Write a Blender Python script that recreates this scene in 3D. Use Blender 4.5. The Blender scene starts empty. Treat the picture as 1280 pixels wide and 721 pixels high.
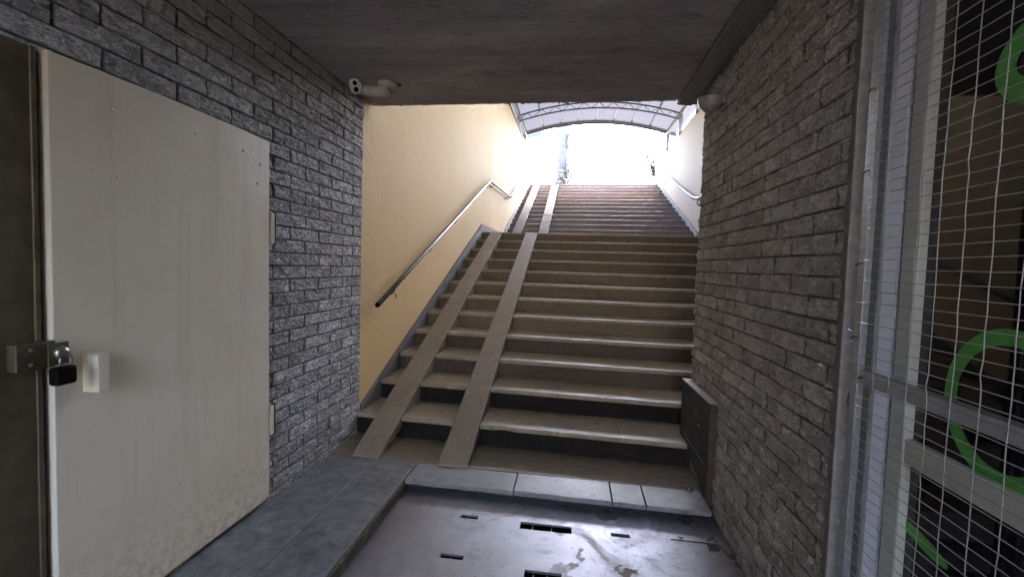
import bpy, bmesh, math, random
import numpy as np
from mathutils import Vector, Matrix
random.seed(7)
R = math.radians
scene = bpy.context.scene
COL = scene.collection

# ------------------------------------------------------------------ nodes
class NT:
    def __init__(s, name):
        s.m = bpy.data.materials.new(name); s.m.use_nodes = True
        s.t = s.m.node_tree; s.t.nodes.clear()
        s.out = s.n('ShaderNodeOutputMaterial')
        s.b = s.n('ShaderNodeBsdfPrincipled')
        s.l(s.b.outputs[0], s.out.inputs[0])
        s.geo = s.n('ShaderNodeNewGeometry')
        s.pos = s.geo.outputs['Position']
    def n(s, k, **kw):
        x = s.t.nodes.new(k)
        for a, v in kw.items(): setattr(x, a, v)
        return x
    def l(s, a, b): s.t.links.new(a, b)
    def setin(s, sock, v):
        if isinstance(v, bpy.types.NodeSocket): s.l(v, sock)
        else: sock.default_value = v
    def map(s, scale=(1,1,1), rot=(0,0,0), loc=(0,0,0), src=None):
        x = s.n('ShaderNodeMapping'); s.l(src or s.pos, x.inputs[0])
        x.inputs['Scale'].default_value = scale; x.inputs['Rotation'].default_value = rot
        x.inputs['Location'].default_value = loc
        return x.outputs[0]
    def noise(s, scale, detail=5, rough=.6, vec=None, dist=0.0):
        x = s.n('ShaderNodeTexNoise'); s.l(vec or s.pos, x.inputs['Vector'])
        x.inputs['Scale'].default_value = scale; x.inputs['Detail'].default_value = detail
        x.inputs['Roughness'].default_value = rough; x.inputs['Distortion'].default_value = dist
        return x.outputs[0]
    def ramp(s, f, a, b, c0=(0,0,0,1), c1=(1,1,1,1)):
        x = s.n('ShaderNodeValToRGB'); s.l(f, x.inputs[0])
        e = x.color_ramp.elements; e[0].position = a; e[1].position = b
        e[0].color = c0 if len(c0) == 4 else (*c0, 1); e[1].color = c1 if len(c1) == 4 else (*c1, 1)
        return x.outputs[0]
    def mix(s, f, a, b, mode='MIX'):
        x = s.n('ShaderNodeMix', data_type='RGBA', blend_type=mode)
        s.setin(x.inputs[0], f)
        s.setin(x.inputs[6], a if isinstance(a, bpy.types.NodeSocket) else (*a[:3], 1))
        s.setin(x.inputs[7], b if isinstance(b, bpy.types.NodeSocket) else (*b[:3], 1))
        return x.outputs[2]
    def math(s, op, a, b=0.0, clamp=False):
        x = s.n('ShaderNodeMath', operation=op); x.use_clamp = clamp
        s.setin(x.inputs[0], a); s.setin(x.inputs[1], b)
        return x.outputs[0]
    def sep(s, src=None):
        x = s.n('ShaderNodeSeparateXYZ'); s.l(src or s.pos, x.inputs[0]); return x.outputs
    def bump(s, h, strength=.5, dist=.01, prev=None):
        x = s.n('ShaderNodeBump'); s.l(h, x.inputs['Height'])
        x.inputs['Strength'].default_value = strength; x.inputs['Distance'].default_value = dist
        if prev: s.l(prev, x.inputs['Normal'])
        return x.outputs[0]
    def attr(s, name):
        x = s.n('ShaderNodeAttribute'); x.attribute_name = name; return x.outputs['Fac']
    def done(s, col=None, rough=None, normal=None, metal=None, spec=None):
        if col is not None: s.setin(s.b.inputs['Base Color'], col if isinstance(col, bpy.types.NodeSocket) else (*col[:3], 1))
        if rough is not None: s.setin(s.b.inputs['Roughness'], rough)
        if normal is not None: s.l(normal, s.b.inputs['Normal'])
        if metal is not None: s.setin(s.b.inputs['Metallic'], metal)
        if spec is not None: s.setin(s.b.inputs['Specular IOR Level'], spec)
        return s.m

def simple(name, col, rough=.5, metal=0, var=.25, scale=30, bump=.15, bd=.003, spec=None):
    t = NT(name)
    f = t.ramp(t.noise(scale, 6, .65), .3, .7)
    g = t.ramp(t.noise(scale*.13, 4, .6), .35, .7)
    c = t.mix(f, [x*(1-var) for x in col], [min(1, x*(1+var*.5)) for x in col])
    c = t.mix(g, c, t.mix(.35*var*2, c, (col[0]*.4, col[1]*.38, col[2]*.33)))
    return t.done(c, rough, t.bump(t.noise(scale*3, 4, .6), bump, bd), metal, spec)

def m_brick(name, base, dark, shade_top):
    t = NT(name)
    j = t.attr('joint'); h = t.attr('relief'); tone = t.attr('tone')
    n1 = t.noise(2.2, 5, .6); n2 = t.noise(160, 6, .75)
    n3 = t.noise(38, 6, .7, t.map(scale=(1, .7, 2.4), rot=(.5, 0, 0)), 1.2)
    c = t.mix(t.ramp(n2, .3, .72), [x*.68 for x in base], [x*1.3 for x in base])
    c = t.mix(t.ramp(n3, .36, .5, (1,1,1,1), (0,0,0,1)), c, [x*.45 for x in base])
    c = t.mix(t.ramp(h, .15, .5, (.5,.5,.5,1), (0,0,0,1)), c, [x*.4 for x in base])   # darker in the hollows
    c = t.mix(t.ramp(h, .62, .95, (0,0,0,1), (.5,.5,.5,1)), c, [min(1, x*1.45) for x in base])
    c = t.mix(1.0, c, t.ramp(tone, 0, 1, (.76,.76,.76,1), (1.2,1.2,1.2,1)), 'MULTIPLY')
    c = t.mix(t.ramp(n1, .35, .75), c, t.mix(.18, c, dark))
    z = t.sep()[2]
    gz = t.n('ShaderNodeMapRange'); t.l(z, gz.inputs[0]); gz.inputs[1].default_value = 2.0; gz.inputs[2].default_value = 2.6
    gz.inputs[3].default_value = 0; gz.inputs[4].default_value = shade_top
    c = t.mix(gz.outputs[0], c, (base[0]*.6, base[1]*.55, base[2]*.42))  # shade towards the ceiling painted into the brick colour
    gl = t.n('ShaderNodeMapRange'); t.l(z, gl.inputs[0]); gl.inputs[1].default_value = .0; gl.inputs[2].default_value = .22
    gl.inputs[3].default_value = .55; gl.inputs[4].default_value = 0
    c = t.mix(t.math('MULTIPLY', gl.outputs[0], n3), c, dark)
    c = t.mix(j, c, dark)
    cr = t.noise(34, 6, .72, t.map(scale=(1, .8, 1.5), rot=(.35, 0, 0)), .9)
    crk = t.ramp(cr, .47, .54)
    pits = t.ramp(t.noise(75, 4, .6), .28, .37)
    c = t.mix(t.math('MULTIPLY', t.math('SUBTRACT', 1.0, pits), .75), c, [x*.25 for x in base])
    line = t.ramp(cr, .50, .512, (1,1,1,1), (0,0,0,1)); line2 = t.ramp(cr, .485, .497)
    c = t.mix(t.math('MULTIPLY', t.math('MULTIPLY', line, line2), .85), c, [x*.3 for x in base])
    hl = t.math('MULTIPLY', t.ramp(cr, .535, .55), t.ramp(cr, .55, .575, (1,1,1,1), (0,0,0,1)))
    c = t.mix(t.math('MULTIPLY', hl, .28), c, [min(.85, x*1.5) for x in base])  # crinkle highlights painted into the colour
    b = t.bump(n2, .55, .004); b = t.bump(n3, .5, .008, b); b = t.bump(crk, .9, .010, b); b = t.bump(pits, .6, .004, b)
    return t.done(c, .72, b, spec=.3)

def m_yellow():
    t = NT('ochre_plaster_paint')
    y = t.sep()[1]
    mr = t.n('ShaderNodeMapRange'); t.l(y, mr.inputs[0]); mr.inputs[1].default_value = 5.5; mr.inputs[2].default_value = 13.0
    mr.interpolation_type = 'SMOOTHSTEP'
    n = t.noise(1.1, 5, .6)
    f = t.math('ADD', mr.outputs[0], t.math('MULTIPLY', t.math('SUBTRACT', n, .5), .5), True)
    c = t.mix(f, (.62, .445, .215), (.25, .205, .14))  # far end darkened in the colour against glare from the opening
    st = t.ramp(t.noise(1.0, 6, .7, t.map(scale=(4, 9, .7))), .45, .8)
    c = t.mix(t.math('MULTIPLY', st, .12), c, (.40, .28, .12))
    c = t.mix(t.ramp(t.noise(45, 5, .7), .35, .75, (0,0,0,1), (.22,.22,.22,1)), c, (.70, .50, .24))
    c = t.mix(t.ramp(t.noise(6, 7, .75, t.map(scale=(1, .6, 1.3)), 1.5), .60, .72, (0,0,0,1), (.28,.28,.28,1)), c, (.22, .17, .10))
    b = t.bump(t.noise(60, 5, .65), .5, .005); b = t.bump(t.noise(7, 4, .55), .35, .014, b)
    return t.done(c, .75, b, spec=.3)

def m_pale_plaster():
    t = NT('pale_plaster_paint')
    st = t.ramp(t.noise(1.0, 6, .7, t.map(scale=(4, 7, .6))), .4, .8)
    c = t.mix(t.math('MULTIPLY', st, .5), (.245, .20, .155), (.21, .17, .13))
    return t.done(c, .75, t.bump(t.noise(110, 4, .6), .3, .003), spec=.3)

def m_conc_ceiling():
    t = NT('dark_cast_concrete')
    n1 = t.noise(1.6, 7, .65, t.map(scale=(.55, 2.2, 1)), .6)
    n2 = t.noise(14, 7, .7, t.map(scale=(.5, 2.2, 1), rot=(0, 0, .1)), 1.0)
    n3 = t.noise(4.2, 3, .5)
    c = t.mix(t.ramp(n1, .3, .68), (.20, .195, .198), (.52, .50, .50))
    c = t.mix(t.ramp(n2, .52, .68, (0,0,0,1), (.7,.7,.7,1)), c, (.085, .083, .085))
    c = t.mix(t.ramp(n3, .56, .62, (0,0,0,1), (.45,.45,.45,1)), c, (.37, .30, .37))
    c = t.mix(t.ramp(t.noise(55, 3, .5), .66, .72), c, (.035, .03, .03))
    w = t.n('ShaderNodeTexWave', wave_type='BANDS', bands_direction='Y'); t.l(t.map(scale=(1,1,1)), w.inputs[0])
    w.inputs['Scale'].default_value = 2.3; w.inputs['Distortion'].default_value = 2.4; w.inputs['Detail'].default_value = 4
    b = t.bump(w.outputs[1], .12, .01); b = t.bump(n2, .5, .012, b); b = t.bump(t.noise(90, 4, .7), .3, .003, b)
    return t.done(c, .62, b, spec=.35)

def m_stone(name, c0, c1, rough=.5, worn=(.34,.30,.24), jx=None, spec=.5, scale=1.0, rr=None):
    t = NT(name)
    n1 = t.noise(3.2*scale, 6, .65); n2 = t.noise(22*scale, 7, .7, None, .6); n3 = t.noise(180, 4, .6)
    c = t.mix(t.ramp(n1, .3, .7), c0, c1)
    c = t.mix(t.ramp(n2, .42, .72, (0,0,0,1), (.7,.7,.7,1)), c, worn)
    c = t.mix(t.ramp(n2, .3, .42, (.7,.7,.7,1), (0,0,0,1)), c, [x*.5 for x in c0])
    c = t.mix(t.ramp(t.noise(7*scale, 3, .5), .63, .70, (0,0,0,1), (.35,.35,.35,1)), c, [min(1, x*1.3) for x in worn])
    if jx:
        x, y, z = t.sep()[:3]
        fx = t.math('FRACT', t.math('ADD', t.math('MULTIPLY', x, 1/jx), t.math('MULTIPLY', t.math('FLOOR', t.math('MULTIPLY', t.math('ADD', z, .02), 1/.15956)), .37)))
        jn = t.math('MULTIPLY', t.math('LESS_THAN', fx, .004), .6)
        c = t.mix(jn, c, (.04, .035, .03))
    c = t.mix(t.ramp(t.noise(1.3*scale, 6, .75, None, .8), .5, .78, (0,0,0,1), (.55,.55,.55,1)), c, [v*.45 for v in c0])
    r = t.ramp(n1, .25, .75, (rough*.7,)*3, (min(1, rough*1.35),)*3)
    b = t.bump(n3, .25, .0025); b = t.bump(n2, .4, .006, b)
    return t.done(c, r, b, spec=spec)

def m_plate():
    t = NT('worn_steel_cover')
    n1 = t.noise(1.7, 6, .6); n2 = t.noise(20, 7, .75, None, .8); n3 = t.noise(6.5, 4, .55, t.map(loc=(3, 1, 0)))
    c = t.mix(t.ramp(n1, .3, .7), (.24, .24, .265), (.40, .42, .49))
    c = t.mix(t.ramp(n2, .5, .75, (0,0,0,1), (.35,.35,.35,1)), c, (.34, .345, .39))
    spots = t.ramp(n3, .58, .61)
    c = t.mix(t.ramp(t.noise(3.1, 8, .75, None, 1.6), .50, .66, (0,0,0,1), (.6,.6,.6,1)), c, (.17, .15, .135))
    c = t.mix(t.ramp(t.noise(60, 3, .6), .64, .68, (0,0,0,1), (.5,.5,.5,1)), c, (.10, .085, .07))
    xs = t.sep()[0]
    right = t.n('ShaderNodeMapRange'); t.l(xs, right.inputs[0]); right.inputs[1].default_value = 1.35; right.inputs[2].default_value = 2.0
    sf = t.math('MULTIPLY', spots, right.outputs[0], True)
    c = t.mix(sf, c, (.12, .10, .08))
    edge = t.n('ShaderNodeMapRange'); t.l(xs, edge.inputs[0]); edge.inputs[1].default_value = 2.1; edge.inputs[2].default_value = 2.5
    c = t.mix(t.math('MULTIPLY', edge.outputs[0], n2), c, (.10, .075, .05))
    edg2 = t.n('ShaderNodeMapRange'); t.l(xs, edg2.inputs[0]); edg2.inputs[1].default_value = 1.0; edg2.inputs[2].default_value = .62
    c = t.mix(t.math('MULTIPLY', edg2.outputs[0], .6), c, (.10, .085, .075))
    r = t.ramp(n2, .3, .7, (.32,)*3, (.42,)*3)
    r = t.mix(sf, r, (.7,.7,.7))
    r = t.mix(t.ramp(t.noise(3.1, 8, .75, None, 1.6), .48, .62, (0,0,0,1), (.75,.75,.75,1)), r, (.62, .62, .62))
    r = t.mix(t.ramp(t.noise(9, 6, .7, t.map(scale=(.25, 2, 1), rot=(0, 0, .4))), .55, .62, (0,0,0,1), (.5,.5,.5,1)), r, (.5, .5, .5))
    b = t.bump(t.noise(2.6, 2, .4), .05, .02); b = t.bump(t.noise(90, 4, .6), .10, .0015, b)
    return t.done(c, r, b, metal=.75, spec=.6)

def m_door():
    t = NT('cream_door_paint')
    n1 = t.noise(2.0, 5, .6); n2 = t.noise(28, 6, .7); n3 = t.noise(70, 3, .5)
    c = t.mix(t.ramp(n1, .3, .7), (.75, .68, .52), (.83, .77, .625))
    st = t.ramp(t.noise(1.0, 6, .7, t.map(scale=(5, 14, .8))), .5, .75)
    c = t.mix(t.math('MULTIPLY', st, .35), c, (.50, .44, .33))
    z = t.sep()[2]
    mr = t.n('ShaderNodeMapRange'); t.l(z, mr.inputs[0]); mr.inputs[1].default_value = .45; mr.inputs[2].default_value = .0
    c = t.mix(t.math('MULTIPLY', mr.outputs[0], t.math('MULTIPLY', t.ramp(n2, .42, .62), .55)), c, (.36, .29, .19))
    mt = t.n('ShaderNodeMapRange'); t.l(z, mt.inputs[0]); mt.inputs[1].default_value = 1.45; mt.inputs[2].default_value = 2.0
    c = t.mix(t.math('MULTIPLY', mt.outputs[0], .30), c, (.42, .33, .24))
    c = t.mix(t.ramp(n3, .735, .765), c, (.22, .18, .13))
    vd = t.ramp(n3, .66, .74)
    b = t.bump(vd, .5, .004); b = t.bump(n2, .25, .006, b); b = t.bump(t.noise(3, 2, .4), .25, .02, b)
    return t.done(c, .42, b, spec=.4)

M = {}
M['brickL'] = m_brick('grey_painted_rock_brick', (.68, .685, .69), (.03, .03, .033), .75)
M['brickR'] = m_brick('taupe_painted_rock_brick', (.74, .68, .605), (.05, .046, .042), .3)
M['yellow'] = m_yellow(); M['pale'] = m_pale_plaster(); M['ceil'] = m_conc_ceiling()
M['tread'] = m_stone('worn_tread_stone', (0.182, 0.1499, 0.105), (0.2999, 0.2517, 0.1714), .42, (0.3855, 0.3213, 0.2142), 1.23)
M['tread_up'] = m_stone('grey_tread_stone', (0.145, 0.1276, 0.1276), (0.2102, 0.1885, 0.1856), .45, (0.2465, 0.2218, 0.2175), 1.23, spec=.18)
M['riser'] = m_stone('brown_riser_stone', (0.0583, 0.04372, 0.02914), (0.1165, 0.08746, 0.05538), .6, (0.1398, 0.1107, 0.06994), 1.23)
M['riser_shade'] = m_stone('shade_dark_riser_stone', (.005, .005, .006), (.012, .011, .011), .9, (.02, .018, .016), 1.23, spec=.1)  # lowest risers: stairwell shade painted into the stone colour
M['riser_mid'] = m_stone('half_shade_riser_stone', (0.03024, 0.02352, 0.02016), (0.05712, 0.04435, 0.03494), .55, (0.0672, 0.05376, 0.04032), 1.23, spec=.2)  # next risers up: fainter shade in the colour; also on the panel edge strip
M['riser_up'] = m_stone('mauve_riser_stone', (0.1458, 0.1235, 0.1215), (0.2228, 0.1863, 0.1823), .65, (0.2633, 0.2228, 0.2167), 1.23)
M['nosing'] = m_stone('polished_nosing_stone', (0.1407, 0.1222, 0.09631), (0.237, 0.2147, 0.1777), .36, (0.2814, 0.2592, 0.2222), 1.23)
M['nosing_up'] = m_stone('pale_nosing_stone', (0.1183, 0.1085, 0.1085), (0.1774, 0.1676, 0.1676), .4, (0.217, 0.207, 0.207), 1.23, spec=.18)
M['ramp'] = m_stone('smooth_ramp_concrete', (.145, .118, .082), (.20, .165, .12), .55, (.23, .195, .145))
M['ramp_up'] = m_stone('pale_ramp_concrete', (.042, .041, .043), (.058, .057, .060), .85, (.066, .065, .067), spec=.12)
M['floor'] = m_stone('dusty_brown_floor', (.10, .082, .055), (.17, .14, .095), .45, (.23, .19, .13))
M['slate'] = m_stone('blue_slate_paving', (0.062, 0.066, 0.072), (0.135, 0.142, 0.152), .36, (0.27, 0.2767, 0.2903), None, .45, .6)
M['kerb'] = m_stone('pale_slate_kerb', (0.1352, 0.1404, 0.156), (0.2184, 0.2236, 0.2444), .4, (0.2808, 0.2756, 0.2808), None, .45, .6)
M['skirt'] = m_stone('grey_skirting_paint', (.085, .085, .086), (.115, .114, .116), .7, (.13, .13, .132))
M['plate'] = m_plate(); M['door'] = m_door()
M['black'] = simple('black_void', (.006, .006, .006), .8, 0, .1)
M['frame_olive'] = simple('olive_stained_frame', (.085, .075, .045), .5, 0, .5, 12)
M['rust'] = simple('dark_grimy_metal', (.075, .062, .040), .5, .4, .5, 40)
M['dirtgap'] = simple('packed_dirt', (.10, .085, .065), .9, 0, .6, 60, .8, .01)
M['steel'] = simple('stainless_tube', (.24, .235, .23), .34, .9, .2, 20, .05)
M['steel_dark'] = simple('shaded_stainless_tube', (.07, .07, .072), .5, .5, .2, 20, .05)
M['chrome'] = simple('brushed_padlock_steel', (.35, .33, .30), .3, .8, .3, 50)
M['white_frame'] = simple('white_powder_frame', (0.403, 0.4272, 0.4836), .35, 0, .12, 10, .05)
M['cream_frame'] = simple('cream_enamel_frame', (0.54, 0.555, 0.495), .4, 0, .15, 10, .06)
M['galv'] = simple('galvanised_gate_steel', (0.468, 0.494, 0.52), .38, .55, .25, 30, .1)
M['wire'] = simple('bright_galvanised_wire', (.34, .34, .34), .4, .5, .15, 30, .05)
M['mortar'] = simple('grey_mortar_fillet', (.20, .19, .175), .85, 0, .4, 40, .7, .006)
M['trim'] = simple('scuffed_white_trim', (.42, .41, .38), .6, 0, .35, 25, .3)
t = NT('dark_window_glass'); M['glass'] = t.done((.006, .006, .007), .035, t.bump(t.noise(3, 2, .4), .02, .01), spec=.4)
M['green'] = simple('green_window_paint', (.055, .26, .045), .5, 0, .35, 25, .1)
M['slate_panel'] = m_stone('black_slate_panel', (.022, .025, .026), (.03, .032, .034), .75, (.085, .09, .09), None, .2, .6)
M['panel_edge'] = simple('grey_panel_edge', (.16, .17, .175), .5, 0, .3, 30, .3)
M['cam_white'] = simple('aged_white_plastic', (.52, .49, .42), .45, 0, .2, 40, .05)
M['lens'] = simple('black_lens', (.003, .003, .003), .6, 0, .1, 30, .0, .0, .05)
M['dome'] = simple('grey_dome_plastic', (.22, .21, .215), .45, 0, .2, 30, .1)
M['red'] = simple('red_thread', (.5, .03, .03), .7)
M['canopy_steel'] = simple('pale_canopy_steel', (0.07722, 0.0819, 0.0936), .45, .3, .15, 10, .05)
t = NT('corrugated_roof_sheet')
c = t.mix(t.ramp(t.noise(3, 5, .6), .3, .7), (.040, .045, .060), (.058, .064, .084))
t.done(c, .7, None, 0, .05); tr = t.n('ShaderNodeBsdfTranslucent'); tr.inputs[0].default_value = (.6, .66, .78, 1)
mx = t.n('ShaderNodeMixShader'); mx.inputs[0].default_value = .022
t.l(t.b.outputs[0], mx.inputs[1]); t.l(tr.outputs[0], mx.inputs[2]); t.l(mx.outputs[0], t.out.inputs[0]); M['sheet'] = t.m
M['pole'] = simple('pale_concrete_pole', (.10, .10, .115), .8, 0, .3, 6, .3)
M['cable'] = simple('black_cable', (.03, .03, .035), .6)
M['leaf'] = simple('dusty_leaf', (0.02379, 0.0308, 0.0168), .6, 0, .5, 6)
M['twig'] = simple('grey_twig', (0.0224, 0.0192, 0.0144), .8)
M['petal'] = simple('pink_petal', (0.077, 0.049, 0.0588), .6, 0, .2)
M['blue'] = simple('blue_board_paint', (0.0288, 0.0612, 0.1116), .5, 0, .15, 8)
M['ground'] = simple('pale_pavement', (0.216, 0.204, 0.186), .85, 0, .3, 8, .3)
M['bounce_white'] = simple('white_bounce_paint', (.74, .71, .64), .8, 0, .12, 8, .3)  # unseen rear surfaces whitened to bounce fill light into the tunnel
M['plaster_dim'] = simple('dim_grey_plaster', (.22, .21, .19), .8, 0, .25, 8, .3)

# ------------------------------------------------------------------ mesh helpers
def link(o, parent=None):
    COL.objects.link(o)
    if parent: o.parent = parent
    return o
def obj(name, bm, mat, parent=None, smooth=False, bevel=0, seg=2):
    me = bpy.data.meshes.new(name)
    bmesh.ops.recalc_face_normals(bm, faces=bm.faces)
    bm.to_mesh(me); bm.free()
    if mat: me.materials.append(M[mat])
    if smooth:
        for p in me.polygons: p.use_smooth = True
    o = bpy.data.objects.new(name, me); link(o, parent)
    if bevel:
        md = o.modifiers.new('bevel', 'BEVEL'); md.width = bevel; md.segments = seg; md.limit_method = 'ANGLE'
        md.angle_limit = R(40)
    return o
def rawmesh(name, verts, faces, mat, parent=None, smooth=False):
    me = bpy.data.meshes.new(name)
    me.from_pydata([tuple(v) for v in verts], [], faces); me.validate()
    if mat: me.materials.append(M[mat])
    if smooth:
        for p in me.polygons: p.use_smooth = True
    return link(bpy.data.objects.new(name, me), parent)
def empty(name, label, cat, loc=(0,0,0), group=None):
    o = bpy.data.objects.new(name, None); link(o); o.location = (0,0,0)
    o['label'] = label; o['category'] = cat
    if group: o['group'] = group
    return o
def tag(o, label, cat, group=None):
    o['label'] = label; o['category'] = cat
    if group: o['group'] = group
    return o
def struct(o): o['kind'] = 'structure'; return o
def box(bm, a, b):
    vs = [bm.verts.new((x, y, z)) for x in (a[0], b[0]) for y in (a[1], b[1]) for z in (a[2], b[2])]
    for f in ((0,1,3,2),(4,6,7,5),(0,4,5,1),(2,3,7,6),(0,2,6,4),(1,5,7,3)): bm.faces.new([vs[i] for i in f])
    return vs
def prism_x(bm, pts, x0, x1):      # polygon in (y,z) extruded along x
    A = [bm.verts.new((x0, y, z)) for y, z in pts]; B = [bm.verts.new((x1, y, z)) for y, z in pts]
    bm.faces.new(A); bm.faces.new(B[::-1]); n = len(pts)
    for i in range(n): bm.faces.new((A[i], A[(i+1)%n], B[(i+1)%n], B[i]))
def prism_z(bm, pts, z0, z1):
    A = [bm.verts.new((x, y, z0)) for x, y in pts]; B = [bm.verts.new((x, y, z1)) for x, y in pts]
    bm.faces.new(A[::-1]); bm.faces.new(B); n = len(pts)
    for i in range(n): bm.faces.new((A[i], A[(i+1)%n], B[(i+1)%n], B[i]))
def tube(bm, pts, r, n=10, caps=True):
    pts = [Vector(p) for p in pts]; rings = []
    for i, p in enumerate(pts):
        d = (pts[min(i+1, len(pts)-1)] - pts[max(i-1, 0)]).normalized()
        up = Vector((0,0,1)) if abs(d.z) < .9 else Vector((1,0,0))
        a = d.cross(up).normalized(); b = a.cross(d).normalized()
        rr = r[i] if isinstance(r, (list, tuple)) else r
        rings.append([bm.verts.new(p + (a*math.cos(2*math.pi*k/n) + b*math.sin(2*math.pi*k/n))*rr) for k in range(n)])
    for A, B in zip(rings, rings[1:]):
        for k in range(n): bm.faces.new((A[k], A[(k+1)%n], B[(k+1)%n], B[k]))
    if caps: bm.faces.new(rings[0][::-1]); bm.faces.new(rings[-1])
def cyl(bm, a, b, r, n=16): tube(bm, [a, b], r, n)
def lathe(bm, c, prof, axis='z', n=24):   # prof: (radius, height)
    rings = []
    for r, h in prof:
        ring = []
        for k in range(n):
            a = 2*math.pi*k/n; u, v = r*math.cos(a), r*math.sin(a)
            p = {'z': (u, v, h), 'x': (h, u, v), 'y': (u, h, v)}[axis]
            ring.append(bm.verts.new((c[0]+p[0], c[1]+p[1], c[2]+p[2])))
        rings.append(ring)
    for A, B in zip(rings, rings[1:]):
        for k in range(n): bm.faces.new((A[k], A[(k+1)%n], B[(k+1)%n], B[k]))
    bm.faces.new(rings[0]); bm.faces.new(rings[-1][::-1])
def newbox(name, a, b, mat, parent=None, bevel=0):
    bm = bmesh.new(); box(bm, a, b); return obj(name, bm, mat, parent, bevel=bevel)

# ------------------------------------------------------------------ numpy noise
def vnoise(u, v, seed):
    def hsh(i, j):
        n = (i.astype(np.int64)*374761393 + j.astype(np.int64)*668265263 + seed*1442695041) & 0x7fffffff
        n = ((n ^ (n >> 13))*1274126177) & 0x7fffffff
        n = (n ^ (n >> 16)) & 0xffff
        return n/65535.0
    iu = np.floor(u); iv = np.floor(v); fu = u-iu; fv = v-iv
    fu = fu*fu*(3-2*fu); fv = fv*fv*(3-2*fv)
    a = hsh(iu, iv); b = hsh(iu+1, iv); c = hsh(iu, iv+1); d = hsh(iu+1, iv+1)
    return a*(1-fu)*(1-fv) + b*fu*(1-fv) + c*(1-fu)*fv + d*fu*fv
def fbm(u, v, seed, o=4, ridged=False):
    s = 0; a = 1; t = 0
    for i in range(o):
        n = vnoise(u*2**i + i*17.3, v*2**i - i*9.1, seed+i)
        if ridged: n = 1 - abs(2*n-1)
        s = s + a*n; t += a; a *= .55
    return s/t

def brick_sheet(name, X, sgn, y_edges, z0, z1, ph_y, ph_z, mat, hole=None, seed=1, parity=0, amp=1.0, parent=None):
    """relief brick face in the plane x=X; sgn=+1 faces +x. Joints every .1503 m offset by course of .075 m."""
    p, H = .1503, .075
    ys = np.concatenate(y_edges); zs = np.arange(z0, z1+.0001, .0043); zs[-1] = z1
    Y, Z = np.meshgrid(ys, zs, indexing='ij')
    wob = (fbm(Y*5, Z*5, seed+90, 3)-.5)*.006; Yw = Y + wob; Zw = Z + (fbm(Y*4, Z*7, seed+95, 3)-.5)*.006
    n = np.floor((ph_z - Zw)/H); fz = (ph_z - Zw)/H - n
    par = (n.astype(int)+parity) % 2
    ku = (Yw-ph_y)/p - par; bk = np.floor(ku/2); fy = ku/2 - bk
    dz = np.minimum(fz, 1-fz)*H; dy = np.minimum(fy, 1-fy)*2*p*.72
    bid = n*131 + bk*17 + par*7
    def rnd(k): return vnoise(bid*1.37+k*31.7, bid*0.73+k*11.1, seed+40+k)
    r0, r1, r2 = rnd(0), rnd(1), rnd(2)
    jw = .0026 + (fbm(Y*14, Z*14, seed+70, 3)-.4)*.004
    d = np.minimum(dz, dy)
    jm = 1 - np.clip((d-jw)/.0022, 0, 1)
    ang = (r2-.5)*1.5
    U = Y*np.cos(ang) + Z*np.sin(ang) + r0*13; V = -Y*np.sin(ang) + Z*np.cos(ang) + r1*9
    rg = fbm(U*9, V*38, seed, 4, True); big = fbm(U*7, V*16, seed+5, 3); sp = fbm(Y*70, Z*70, seed+11, 3)
    shelf = np.clip((fbm(U*11+3, V*26, seed+21, 3)-.5)*6, -1, 1)
    plate_ = np.clip((fbm(U*13+5, V*21, seed+33, 4)-.5)*9, -1, 1)
    pit = np.clip((fbm(Y*34+r0*9, Z*42, seed+60, 3)-.60)*9, 0, 1)
    h = (rg-.5)*.004 + (big-.5)*.006 + shelf*.0020 + plate_*.0020 + (sp-.5)*.0030 + (r0-.5)*.003 - pit*.004
    tilt = (fy-.5)*(r1-.5)*.005 + (fz-.5)*(r2-.5)*.004
    h = (h + tilt)*amp
    h = h*np.clip(d/.008, .45, 1)
    relief = np.clip((h+.009)/.018, 0, 1)
    h = h*(1-jm) - .0075*jm
    Xc = X + sgn*h
    nu, nv = Y.shape
    co = np.stack([Xc, Y, Z], -1).reshape(-1, 3)
    idx = np.arange(nu*nv).reshape(nu, nv)
    q = np.stack([idx[:-1,:-1], idx[1:,:-1], idx[1:,1:], idx[:-1,1:]], -1)
    if sgn < 0: q = q[..., ::-1]
    keep = np.ones(q.shape[:2], bool)
    if hole is not None:
        cy = (Y[:-1,:-1]+Y[1:,1:])/2; cz = (Z[:-1,:-1]+Z[1:,1:])/2
        keep = ~((cy > hole[0]) & (cy < hole[1]) & (cz > hole[2]) & (cz < hole[3]))
    q = q[keep]
    # returns at both ends so the sheet has thickness
    extra = []; ef = []; base = len(co)
    for side in (0, nu-1):
        e = co[idx[side]].copy(); e[:,0] = X - sgn*.03; st = base + len(extra)*nv; extra.append(e)
        a = idx[side]; b = st + np.arange(nv)
        ef.append(np.stack([a[:-1], a[1:], b[1:], b[:-1]], -1))
    co = np.concatenate([co]+extra); q = np.concatenate([q]+ef)
    me = bpy.data.meshes.new(name)
    me.vertices.add(len(co)); me.vertices.foreach_set('co', co.astype(np.float32).ravel())
    me.loops.add(len(q)*4); me.loops.foreach_set('vertex_index', q.astype(np.int32).ravel())
    me.polygons.add(len(q)); me.polygons.foreach_set('loop_start', np.arange(0, len(q)*4, 4, dtype=np.int32))
    me.polygons.foreach_set('loop_total', np.full(len(q), 4, dtype=np.int32))
    me.update(calc_edges=True)
    pad = np.zeros(2*nv)
    for nm, arr in (('joint', jm), ('relief', relief), ('tone', r2)):
        at = me.attributes.new(nm, 'FLOAT', 'POINT')
        at.data.foreach_set('value', np.concatenate([arr.ravel(), pad]).astype(np.float32))
    me.materials.append(M[mat])
    me.polygons.foreach_set('use_smooth', np.ones(len(q), bool))
    return link(bpy.data.objects.new(name, me), parent)

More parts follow.
